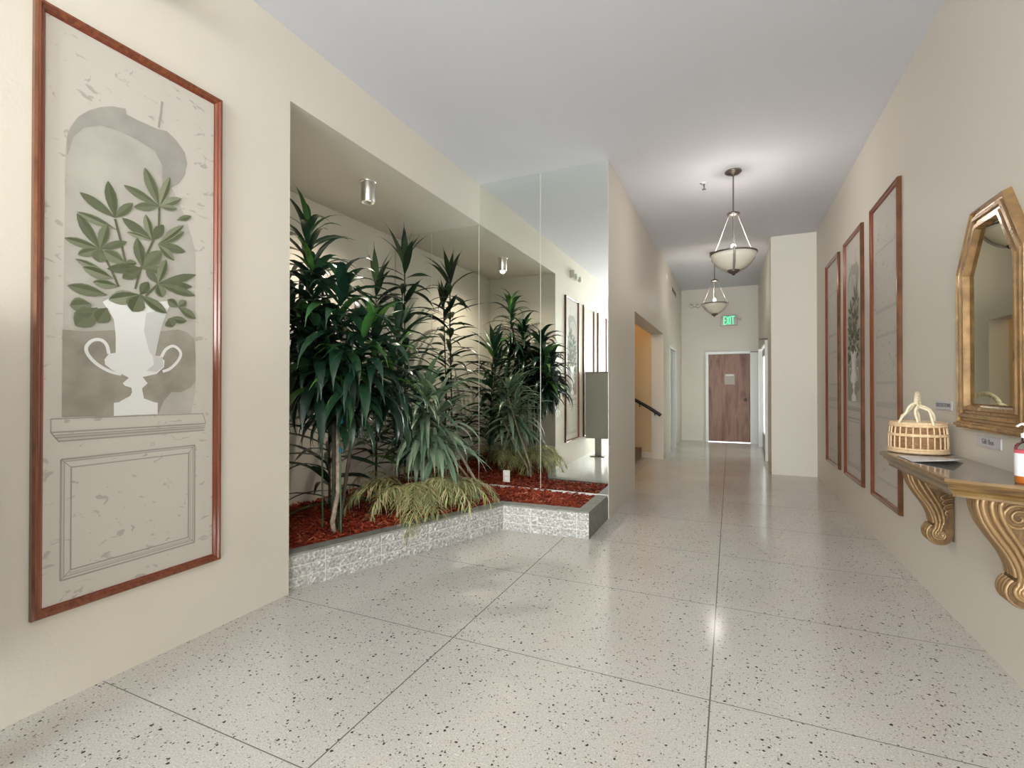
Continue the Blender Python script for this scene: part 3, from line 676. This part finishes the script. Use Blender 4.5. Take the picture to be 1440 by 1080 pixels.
# ------------------------------------------------------------------ painted panels
PD = {"niche":[[0.1001,1.8059],[0.1021,1.8543],[0.1057,1.894],[0.1169,1.9328],[0.14,1.9828],[0.1757,2.0275],[0.2169,2.064],[0.2597,2.0897],[0.3088,2.1053],[0.3135,2.0816],[0.3603,2.079],[0.4392,2.08],[0.4805,2.089],[0.5235,2.0641],[0.5624,2.0244],[0.5739,1.9772],[0.5629,1.9148],[0.5354,1.8639],[0.503,1.8323],[0.5694,1.7092],[0.616,1.5592],[0.6171,1.3243],[0.6205,0.9174],[0.6177,0.8555],[0.5999,0.7574],[0.0938,0.7672]],"shade":[[0.1035,1.8739],[0.1057,1.894],[0.1169,1.9328],[0.14,1.9828],[0.1757,2.0275],[0.2169,2.064],[0.2597,2.0897],[0.3088,2.1053],[0.3135,2.0816],[0.3603,2.079],[0.4392,2.08],[0.4805,2.089],[0.5235,2.0641],[0.5624,2.0244],[0.5739,1.9772],[0.5629,1.9148],[0.5354,1.8639],[0.503,1.8323],[0.4818,1.8154],[0.4609,1.8298],[0.4605,1.9183],[0.4295,1.9712],[0.3607,1.9886],[0.2868,1.9955],[0.2173,1.9871],[0.16,1.9491],[0.1249,1.8935],[0.1061,1.8085]],"lower":[[0.094,1.1144],[0.1676,1.1147],[0.2694,1.1308],[0.4548,1.1449],[0.5387,1.1628],[0.58,1.152],[0.6104,1.1273],[0.62,1.0414],[0.6205,0.9174],[0.5993,0.8864],[0.5518,0.8623],[0.5059,0.8627],[0.4727,0.822],[0.4485,0.7619],[0.2712,0.7627],[0.0938,0.7672]],"urn":[[0.2369,1.2308],[0.2692,1.1765],[0.2765,1.1073],[0.2769,1.0345],[0.2515,1.0275],[0.2358,1.0027],[0.2382,0.9816],[0.261,0.9612],[0.2985,0.9434],[0.3274,0.9276],[0.3035,0.9026],[0.3131,0.8917],[0.3374,0.8835],[0.34,0.8641],[0.3327,0.8476],[0.2896,0.8212],[0.271,0.8191],[0.2712,0.7627],[0.4458,0.762],[0.4456,0.814],[0.4296,0.8174],[0.3878,0.8355],[0.3799,0.8807],[0.4029,0.9034],[0.3822,0.9314],[0.4396,0.9469],[0.4719,0.9799],[0.4745,1.0093],[0.4553,1.0287],[0.4338,1.0303],[0.4443,1.0888],[0.4601,1.1659],[0.4845,1.2452],[0.5095,1.2964],[0.3654,1.2617],[0.2687,1.2787],[0.2279,1.2452]],"urnshade":[[0.3863,1.1405],[0.3962,1.2211],[0.4844,1.257],[0.4601,1.1659],[0.4443,1.0888],[0.4338,1.0303],[0.4663,1.0206],[0.4692,0.9827],[0.4395,0.9556],[0.3975,0.9601],[0.4287,0.9898],[0.4232,1.0297],[0.41,1.046]],"h1":[[0.2515,1.0275],[0.2445,1.0616],[0.2287,1.0815],[0.2065,1.0848],[0.1849,1.0725],[0.1713,1.0456],[0.1809,1.0153],[0.2114,0.9805],[0.2565,0.953],[0.2985,0.9417]],"h2":[[0.4608,1.0261],[0.4798,1.0624],[0.5105,1.0812],[0.5363,1.0694],[0.548,1.0431],[0.5308,1.0061],[0.4969,0.972],[0.4665,0.9593]],"leaves":[[[0.448,1.7234],[0.3854,1.8784],12.0],[[0.448,1.7234],[0.3014,1.7669],9.33],[[0.448,1.7234],[0.3433,1.6846],9.33],[[0.448,1.7234],[0.4942,1.8784],9.33],[[0.448,1.7234],[0.5467,1.7959],9.33],[[0.448,1.7234],[0.5272,1.7389],6.67],[[0.2709,1.614],[0.244,1.7622],10.67],[[0.2709,1.614],[0.1455,1.6785],10.0],[[0.2709,1.614],[0.3385,1.7009],8.67],[[0.2755,1.5642],[0.1365,1.5953],8.67],[[0.2157,1.4647],[0.1365,1.5904],10.0],[[0.2157,1.4647],[0.2432,1.5799],10.0],[[0.2157,1.4647],[0.0965,1.4781],8.67],[[0.2157,1.4647],[0.1405,1.423],8.67],[[0.2157,1.4647],[0.2135,1.4083],13.33],[[0.2157,1.4647],[0.3163,1.5242],7.33],[[0.4165,1.5571],[0.3893,1.6679],9.33],[[0.4165,1.5571],[0.2958,1.6219],10.67],[[0.4165,1.5571],[0.3161,1.5658],6.0],[[0.4165,1.5571],[0.4669,1.6432],10.0],[[0.4417,1.5454],[0.5668,1.5443],10.0],[[0.4417,1.5454],[0.5153,1.4882],9.33],[[0.4417,1.5454],[0.5608,1.6396],9.33],[[0.5253,1.6837],[0.5944,1.7253],6.0],[[0.4417,1.5454],[0.5584,1.6711],8.0],[[0.3779,1.4212],[0.2415,1.3877],10.0],[[0.3779,1.4212],[0.2989,1.3591],11.33],[[0.3779,1.4212],[0.3553,1.5508],11.33],[[0.3779,1.4212],[0.4836,1.4304],8.67],[[0.3779,1.4212],[0.4603,1.5194],13.33],[[0.3076,1.4283],[0.2284,1.46],13.33],[[0.3076,1.4283],[0.3539,1.4392],6.67],[[0.2373,1.3717],[0.1313,1.4034],6.67],[[0.2634,1.3518],[0.1565,1.3756],11.33],[[0.2829,1.322],[0.1915,1.3223],9.33],[[0.2421,1.2769],[0.1073,1.2914],11.33],[[0.3689,1.2989],[0.2482,1.2578],14.67],[[0.3689,1.2989],[0.3381,1.22],18.67],[[0.3689,1.2989],[0.4825,1.2328],11.33],[[0.3689,1.2989],[0.4025,1.3641],10.0],[[0.4426,1.3633],[0.6189,1.4423],8.67],[[0.4426,1.3633],[0.5994,1.3798],8.67],[[0.4426,1.3633],[0.6147,1.338],10.0],[[0.4426,1.3633],[0.4634,1.3042],12.0],[[0.4426,1.3633],[0.4781,1.4849],10.0],[[0.4426,1.3633],[0.3925,1.4213],8.67],[[0.1879,1.2282],[0.1153,1.2121],14.67],[[0.2086,1.2165],[0.1342,1.1335],18.67],[[0.2424,1.2215],[0.2089,1.157],16.67],[[0.1324,1.186],[0.1922,1.1943],12.0],[[0.49,1.2081],[0.574,1.2074],8.67],[[0.49,1.2081],[0.5082,1.171],13.33],[[0.5326,1.2704],[0.6175,1.2245],10.0],[[0.5326,1.2704],[0.5713,1.3052],8.67],[[0.5326,1.2704],[0.4843,1.2966],10.0]],"stems":[[[0.448,1.7201],[0.4464,1.6259],[0.4165,1.5408],[0.3731,1.4223],[0.3498,1.322]],[[0.2709,1.6089],[0.2936,1.518],[0.3122,1.4294]],[[0.2199,1.4628],[0.2633,1.3773],[0.2856,1.3204]],[[0.4426,1.3611],[0.393,1.2977]]],"twig":[[0.459,2.2174],[0.4542,2.1593],[0.4442,2.088]],"ledge_q":[[0.0585,0.7666],[0.6562,0.7546],[0.6746,0.7048],[0.0613,0.7114]],"panel_o":[[0.0919,0.6031],[0.615,0.5945],[0.6203,0.1188],[0.0944,0.1262]],"panel_i":[[0.1257,0.5665],[0.5876,0.5615],[0.5864,0.1522],[0.1265,0.1585]],"ledge_b":[[0.0836,0.6722],[0.6727,0.6603]]}
PW, PH = .744, 2.373
FP = [(0, 0), (0, .020), (.006, .030), (.014, .030), (.020, .022), (.027, .020), (.033, .010), (.033, .004)]
def rect(w, h): return [(0, 0), (w, 0), (w, h), (0, h)]
def frame_into(t, poly, prof, split, m_out, m_in, names):
    R = [[(q.x, -d, q.y) for q in inset(poly, i)] for i, d in prof]
    MB().loops(R[:split+1]).build(names[0], m_out, t)
    MB().loops(R[split:]).build(names[1], m_in, t)
def flat(mb, poly, y): mb.add([(p[0], y, p[1]) for p in poly], [tuple(range(len(poly)))])
def ribbon(mb, pts, w, y):
    P = [Vector(p) for p in pts]; vs = []; n = len(P)
    for i, p in enumerate(P):
        d = (P[min(i+1, n-1)]-P[max(i-1, 0)]).normalized(); q = Vector((-d.y, d.x))*w/2; vs += [(p.x+q.x, y, p.y+q.y), (p.x-q.x, y, p.y-q.y)]
    mb.add(vs, [(2*i, 2*i+1, 2*i+3, 2*i+2) for i in range(n-1)])
def line(mb, a, b, w, y): ribbon(mb, [a, b], w, y)
def smooth(pts, n=4):
    out = []; P = [Vector(p) for p in pts]
    for i in range(len(P)-1):
        p0, p1, p2, p3 = P[max(i-1, 0)], P[i], P[i+1], P[min(i+2, len(P)-1)]
        for k in range(n):
            s = k/n; out.append(.5*((2*p1)+(p2-p0)*s+(2*p0-5*p1+4*p2-p3)*s*s+(3*p1-p0-3*p2+p3)*s**3))
    return out+[P[-1]]
def rectlines(mb, x0, z0, x1, z1, w, y):
    for a, b in (((x0, z0), (x1, z0)), ((x1, z0), (x1, z1)), ((x1, z1), (x0, z1)), ((x0, z1), (x0, z0))): line(mb, a, b, w, y)
def panel_base(label, loc, rz, group, cat='framed panel', name='wall_panel'):
    t = thing(name, label, cat, loc, rz, group)
    frame_into(t, rect(PW, PH), FP, 2, 'gildedge', 'frame', ('gilt_edge', 'frame'))
    m = MB(); m.add([(.02, -.006, .02), (PW-.02, -.006, .02), (PW-.02, -.006, PH-.02), (.02, -.006, PH-.02)], [(0, 1, 2, 3)]); m.box(.003, PW-.003, -.004, -.001, .003, PH-.003); m.build('canvas', 'canvas', t)
    m = MB(); rectlines(m, .034, .034, PW-.034, PH-.034, .005, -.0068); m.build('red_border', 'redline', t)
    return t
def urn_panel(label, loc, rz, group):
    t = panel_base(label, loc, rz, group, 'painting', 'urn_painting')
    m = MB(); flat(m, PD['niche'], -.0066); m.build('painted_niche', 'p_niche', t)
    m = MB(); flat(m, PD['shade'], -.0072); ribbon(m, PD['twig'], .010, -.0072); m.build('painted_shadow', 'p_shade', t)
    m = MB(); flat(m, PD['lower'], -.0072); m.build('painted_recess', 'p_lower', t)
    m = MB(); flat(m, PD['urn'], -.0080); ribbon(m, smooth(PD['h1']), .013, -.0080); ribbon(m, smooth(PD['h2']), .013, -.0080); m.build('painted_urn', 'p_urn', t)
    m = MB(); flat(m, PD['urnshade'], -.0086); m.build('painted_urn_shade', 'p_urnsh', t)
    m = MB()
    for s in PD['stems']: ribbon(m, s, .010, -.0090)
    m.build('painted_stems', 'p_stem', t)
    m = MB(); m2 = MB()
    for i, (b, e, w) in enumerate(PD['leaves']):
        b, e = Vector(b), Vector(e); d = e-b; L = d.length; d /= L; n = Vector((-d.y, d.x)); W_ = w*.0032*1.32
        prof = [(0, .08), (.12, .3), (.3, .75), (.5, 1), (.68, .95), (.85, .6), (.95, .25), (1, 0)]
        y = -.0094-.00003*i
        up = [b+d*(L*t_)+n*(W_*.5*k) for t_, k in prof]; dn = [b+d*(L*t_)-n*(W_*.5*k) for t_, k in prof[::-1]]
        flat(m, up+dn[1:], y)
        mid = [b+d*(L*t_)-n*(W_*.02) for t_ in (.05, .35, .7, .96)]
        flat(m2, [b]+[b+d*(L*t_)-n*(W_*.38*k) for t_, k in prof[1:-1]]+[e]+mid[::-1], y-.00002)
    m.build('painted_leaves', 'p_leaf', t); m2.build('painted_leaf_shade', 'p_leaf2', t)
    m = MB()
    # ledge and sunk panel drawn with soft lines
    x0, x1 = .060, .672; zt, zb = .762, .709
    line(m, (x0, zt), (x1-.015, zt-.008), .004, -.0070); line(m, (x0, zt), (x0, zb), .004, -.0070)
    for k, (dx, dz, w) in enumerate(((0, 0, .006), (.006, -.012, .004), (.012, -.022, .006), (.022, -.036, .007))): line(m, (x0+dx, zb+dz), (x1-dx*.3, zb-.006+dz*.9), w, -.0070)
    line(m, (x0, zb), (x0+.024, zb-.036), .004, -.0070); line(m, (x1-.015, zt-.008), (x1, zb-.004), .004, -.0070)
    for x, z, X2, Z2, w in ((.092, .122, .618, .600, .006), (.103, .134, .609, .590, .003), (.125, .155, .588, .565, .005)): rectlines(m, x, z, X2, Z2, w, -.0070)
    for a, b in (((.092, .122), (.125, .155)), ((.618, .122), (.588, .155)), ((.092, .6), (.125, .565)), ((.618, .6), (.588, .565))): line(m, a, b, .003, -.0070)
    m.build('painted_mouldings', 'pencil', t)
    m = MB(); line(m, (.098, .128), (.098, .595), .010, -.0068); line(m, (.098, .595), (.612, .595), .009, -.0068); line(m, (.597, .15), (.597, .57), .010, -.0068); line(m, (.12, .142), (.6, .142), .010, -.0068); line(m, (.08, .69), (.66, .685), .022, -.0068)
    m.build('painted_soft_shadow', 'pencil2', t)
    return t
def plain_panel(label, loc, rz, group):
    t = panel_base(label, loc, rz, group)
    m = MB()
    for z, w in ((1.98, .016), (1.50, .030), (1.30, .022), (.93, .022), (.76, .045), (.66, .016), (.17, .016)): line(m, (.10, z), (PW-.09, z), w, -.0070)
    m.build('painted_mouldings', 'pencil2', t)
    m = MB()
    for x in (.11, PW-.11): line(m, (x, 1.30), (x, 1.98), .005, -.0068); line(m, (x, .17), (x, .66), .005, -.0068); line(m, (x, .76), (x, .93), .005, -.0068)
    m.build('painted_uprights', 'pencil2', t)
    return t
ux = urn_panel('large framed painting of a white urn with leafy branches, on the near left wall', (XL+.0005, .93, .355), pi/2, 'framed urn paintings')
fx = plain_panel('nearest of three tall framed panels on the right wall, partly behind the basket', (XR-.0005, 4.938, .345), -pi/2, 'framed plain panels')
dup(fx, (XR-.0005, 7.012, .345), -pi/2, 'farthest of the three tall framed panels on the right wall')
dup(ux, (XR-.0005, 5.982, .345), -pi/2, 'framed urn painting between the two plain panels on the right wall')
dup(fx, (XL+.0005, -.115, .355), pi/2, 'framed plain panel seen in the mirror just past the grey box top')
dup(fx, (XL+.0005, -1.16, .355), pi/2, 'framed plain panel seen in the mirror nearest the partition edge')

# mailbox like cabinet on a post, seen in the mirror
t = thing('directory_stand', 'grey boxy cabinet on a post, seen in the rightmost mirror panel', 'cabinet', (-2.165, .46, 0))
MB().box(-.205, .205, -.16, .16, .33, 1.50).build('cabinet_body', 'lightgrey', t, .006)
MB().box(-.212, .212, -.167, .167, 1.50, 1.515).build('cabinet_top', 'bronze', t)
MB().box(-.06, .06, -.06, .06, .012, .33).build('post', 'lightgrey', t); MB().box(-.13, .13, -.13, .13, 0, .012).build('base_plate', 'bronze', t)

# ------------------------------------------------------------------ console
t = thing('console_table', 'wall mounted console with a stone top and two gold scroll brackets', 'console', (XR-.004, 2.92, 0), -pi/2)
# local: x along the wall towards the viewer (-Y), y away from the room; front at y = -D
ZT = .88; D = .315
def topshape(i): return [(-.60+i*1.2, 0), (-.46+i*.9, -D+i), (.455-i*.9, -D+i), (.60-i*1.2, 0)]
MB().prism(topshape(.012), lambda p: (*p, ZT-.012), lambda p: (*p, ZT)).build('top', 'consoletop', t)
m = MB()
prof = [(.0, ZT-.001), (-.004, ZT-.012), (.0, ZT-.022), (.010, ZT-.026), (.012, ZT-.040), (.028, ZT-.052), (.034, ZT-.066), (.034, ZT-.075)]
R = [[(*p, z) for p in topshape(i)] for i, z in prof]
R = [[(*p, ZT-.001) for p in topshape(.013)]]+R
n = 4; vs = [p for r in R for p in r]; fs = []
for a in range(len(R)-1):
    for k in range(3): fs.append((a*n+k, (a+1)*n+k, (a+1)*n+k+1, a*n+k+1))
fs.append(tuple((len(R)-1)*n+k for k in range(4)))
m.add(vs, fs); m.box(-.56, .56, -.01, 0, ZT-.075, ZT-.014); m.build('edge_moulding', 'consolewood', t)
fcurve = smooth([(.19, .812), (.196, .775), (.182, .715), (.150, .655), (.112, .595), (.090, .545), (.082, .505)], 6)
def corbel(x0, wdt):
    mb = MB(); cb = (.058, .447); rb = .054
    poly = [(0, .812)]+[tuple(p) for p in fcurve]+[(cb[0]+rb*math.cos(a), cb[1]+rb*math.sin(a)) for a in [1.0-.26*k for k in range(16)]]+[(.0, .41)]
    mb.prism(poly, lambda p: (x0, -p[0], p[1]), lambda p: (x0+wdt, -p[0], p[1]))
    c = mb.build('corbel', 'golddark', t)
    rb_ = MB()
    for xs in (x0-.002, x0+wdt+.002):
        for o_, r_ in ((.012, .012), (.040, .012), (.068, .011)):
            pts = []
            n_ = len(fcurve)
            for i, p in enumerate(fcurve):
                tt = (fcurve[min(i+1, n_-1)]-fcurve[max(i-1, 0)]).normalized(); nn = Vector((tt.y, -tt.x))
                sq = 1-.45*i/n_
                q = p+nn*(o_*sq)*(1 if nn.x < 0 else -1)
                pts.append((xs, -max(.014, q.x), q.y))
            # run on into the small lower scroll
            r0 = rb-.010-o_*.45; k0 = math.atan2(pts[-1][2]-cb[1], -pts[-1][1]-cb[0])
            for k in range(1, 26):
                a = k0-k*.36; rr = r0*(1-k/27) ; pts.append((xs, -(cb[0]+rr*math.cos(a)), cb[1]+rr*math.sin(a)))
            if o_ < .05 or True: rb_.tube(pts, [r_*(1-.45*i/len(pts)) for i in range(len(pts))], 7)
        # upper scroll
        cu = (.078, .735)
        pts = [(xs, -(cu[0]+(.052*(1-k/46))*math.cos(1.9-k*.3)), cu[1]+(.052*(1-k/46))*math.sin(1.9-k*.3)) for k in range(44)]
        rb_.tube(pts, [.009*(1-.5*k/44) for k in range(44)], 7)
        for j in range(4):
            cz = .655-.028*j; pts = [(xs, -(.006+.05*math.sin(a)*(1-.12*j)), cz+.018*math.cos(a)-.01*math.sin(a)) for a in [.1+.28*k for k in range(9)]]
            rb_.tube(pts, .006, 6)
    nf = 4
    for k in range(nf):
        xf = x0+wdt*(k+.5)/nf
        rb_.tube([(xf, -p.x-.001, p.y) for p in fcurve], .0095, 7)
        rb_.tube([(xf, -(cb[0]+(rb+.001)*math.cos(a)), cb[1]+(rb+.001)*math.sin(a)) for a in [.9-.26*q for q in range(15)]], .008, 7)
    for k in range(5): rb_.lathe([(.0, .009), (.008, .006), (.010, 0), (.008, -.006), (.0, -.009)], (x0+wdt*(k+.5)/5, -.193, .800), 10)
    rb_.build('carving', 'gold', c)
corbel(2.92-3.435, .09); corbel(2.92-2.60, .09)

# octagonal mirror: (y, z) outline on the right wall
t = thing('wall_mirror', 'gilt framed wall mirror with clipped top corners above the console', 'mirror', (XR, 2.91, 1.05), -pi/2)
op = [(-.33, 0), (.33, 0), (.33, .77), (.16, 1.045), (-.16, 1.045), (-.33, .77)]
prof = [(0, 0), (0, .004), (.012, .031), (.020, .032), (.026, .020), (.036, .020), (.042, .031), (.058, .032), (.064, .022), (.074, .022), (.080, .031), (.096, .031), (.108, .006), (.118, .006)]
R = [[(q.x, -d, q.y) for q in inset(op, i)] for i, d in prof]
MB().loops(R).build('frame', 'gilt', t)
ip = inset(op, .112); m = MB(); m.add([(q.x, -.009, q.y) for q in ip], [tuple(range(6))]); m.build('mirror_glass', 'mirror2', t)
m = MB(); m.box(-.335, .335, -.04, 0, -.004, .012); m.box(-.325, .325, -.032, 0, -.014, -.004); m.build('sill_moulding', 'gilt', t, .004)

# name plates
def text_mesh(txt, size, mname, parent, name, loc):
    c = bpy.data.curves.new('txt', 'FONT'); c.body = txt; c.size = size; c.extrude = .0006; c.align_x = 'CENTER'; c.align_y = 'CENTER'
    o = bpy.data.objects.new('txt', c); COL.objects.link(o); bpy.context.view_layer.update()
    me = bpy.data.meshes.new_from_object(o.evaluated_get(bpy.context.evaluated_depsgraph_get())); bpy.data.objects.remove(o)
    me.materials.clear(); me.materials.append(M[mname]); b = bpy.data.objects.new(name, me); COL.objects.link(b); b.parent = parent; b.location = loc; b.rotation_euler = (pi/2, 0, 0)
for lab, y, z, w, h, tx, sz in (('small grey engraved plate on the wall between the basket and the mirror', 3.478, 1.140, .232, .051, 'SUGGESTIONS', .030), ('small grey engraved plate on the wall just below the gilt mirror', 2.962, .986, .235, .050, 'Gift Box', .034)):
    p = thing('name_plate', lab, 'sign', (XR, y, z), -pi/2)
    MB().box(-w/2, w/2, -.006, 0, -h/2, h/2).build('plate', 'signplate', p, .0015); text_mesh(tx, sz, 'signtext', p, 'lettering', (0, -.0066, 0))

# ------------------------------------------------------------------ things on the console
BX, BY = .945, 3.375
t = thing('wicker_basket', 'round open weave wicker basket with a tall twisted handle, on the console end', 'basket', (BX, BY, ZT+.001), -.30)
HB_, r0, r1 = .175, .126, .116
def rad(z): return r0+(r1-r0)*z/HB_+.006*math.sin(pi*z/HB_)
m = MB(); m.lathe([(rad(.0)-.012, .004), (rad(.05)-.012, .05), (rad(.1)-.012, .1), (rad(.15)-.012, .155), (rad(.15)-.018, .155), (rad(.1)-.018, .1), (.10, .008), (.0, .008)], n=48)
m.lathe([(.0, .001), (.118, .001), (.118, .008)], n=48); m.build('inner_wall', 'wickerback', t)
m = MB(); nst = 26
for k in range(nst):
    a = 2*pi*k/nst; m.tube([(rad(z)*math.cos(a), rad(z)*math.sin(a), z) for z in (.012, .05, .09, .13, .155)], .0042, 6)
m.build('stakes', 'wicker', t)
def hoop(mb, r, z, th, wave=0, n=64): mb.loops([[((r+th*math.cos(q))*math.cos(2*pi*k/n), (r+th*math.cos(q))*math.sin(2*pi*k/n), z+th*math.sin(q)+wave*math.sin(14*pi*k/n)) for k in range(n)] for q in [2*pi*j/8 for j in range(8)]], True, True)
m = MB()
for z, th in ((.010, .010), (.024, .007), (.098, .006), (.104, .005), (.150, .008), (.162, .009)): hoop(m, rad(z), z, th)
m.build('bands', 'wicker', t)
m = MB()
for z in [.034+.0075*k for k in range(8)]+[.113+.0075*k for k in range(5)]: hoop(m, rad(z)-.008, z, .0032)
m.build('weave', 'wickerback', t)
m = MB()
def arch(off_, ph):
    pts = []
    for k in range(49):
        a = pi*k/48; yy = -math.cos(a)*.112; zz = .16+.165*math.sin(a)**.55
        spread = max(0, 1-math.sin(a)*1.9)*off_
        tw = .007*math.sin(k*.9+ph); tv = .007*math.cos(k*.9+ph)
        pts.append((spread+tw, yy, zz+tv))
    return pts
for off_, ph in ((-.075, 0), (0, 2.1), (.075, 4.2)): m.tube(arch(off_, ph), .0065, 7)
m.build('handle', 'twist', t)
m = MB(); m.lathe([(.0, .160), (.11, .162), (.112, .166), (.0, .172)], n=40); m.build('liner', 'twist', t)

# flyer lying in front of the basket
m = MB(); g = []
for i in range(9):
    for j in range(2):
        s = i/8; g.append((-.03+.235*s*.55+(.0 if j else -.0)+.1*j, -.10*s+ -.20*j*(.3), .0012+.014*max(0, s-.6)**1.3))
c1 = [(.80, 3.17), (.99, 3.14), (1.035, 3.06), (.93, 2.86), (.80, 2.93)]
m = MB(); vs = [(x-.91, y-3.03, .0012+(.022 if (x, y) == c1[3] else .006 if (x, y) == c1[2] else 0)) for x, y in c1]
vs2 = [(v[0], v[1], v[2]+.0015) for v in vs]; m.add(vs+vs2, [(4, 3, 2, 1, 0), (5, 6, 7, 8, 9)]+[(i, (i+1) % 5, 5+(i+1) % 5, 5+i) for i in range(5)])
o = m.build('paper_flyer', 'paper'); o.location = (.91, 3.03, ZT+.0005); tag(o, 'pale paper flyer lying on the console in front of the basket', 'flyer')

# soap bottle
t = thing('soap_bottle', 'clear pump soap bottle with amber soap and a white label, at the console edge', 'bottle', (1.012, 2.452, ZT+.0005))
MB().lathe([(.0, .0), (.031, .0), (.033, .004), (.033, .045), (.0, .045)], n=32).build('soap', 'amber', t)
MB().lathe([(.0335, .028), (.0335, .118), (.0333, .118)], n=32, cap=False).build('label', 'label', t)
MB().lathe([(.0337, .113), (.0337, .124), (.033, .124), (.033, .113)], n=32, cap=False).build('label_band', 'pink', t)
clr = glassmat('clear_plastic', (.88, .93, .92), 1.4)
MB().lathe([(.0332, .04), (.0332, .13), (.030, .145), (.016, .155), (.013, .16), (.013, .172)], n=32).build('bottle_body', clr, t)
m = MB(); m.lathe([(.015, .170), (.015, .186), (.007, .19), (.005, .215), (.012, .217), (.012, .226), (.0, .228)], n=20); m.tube([(0, 0, .222), (-.02, -.012, .222), (-.034, -.02, .214)], .004, 8); m.build('pump', 'label', t)
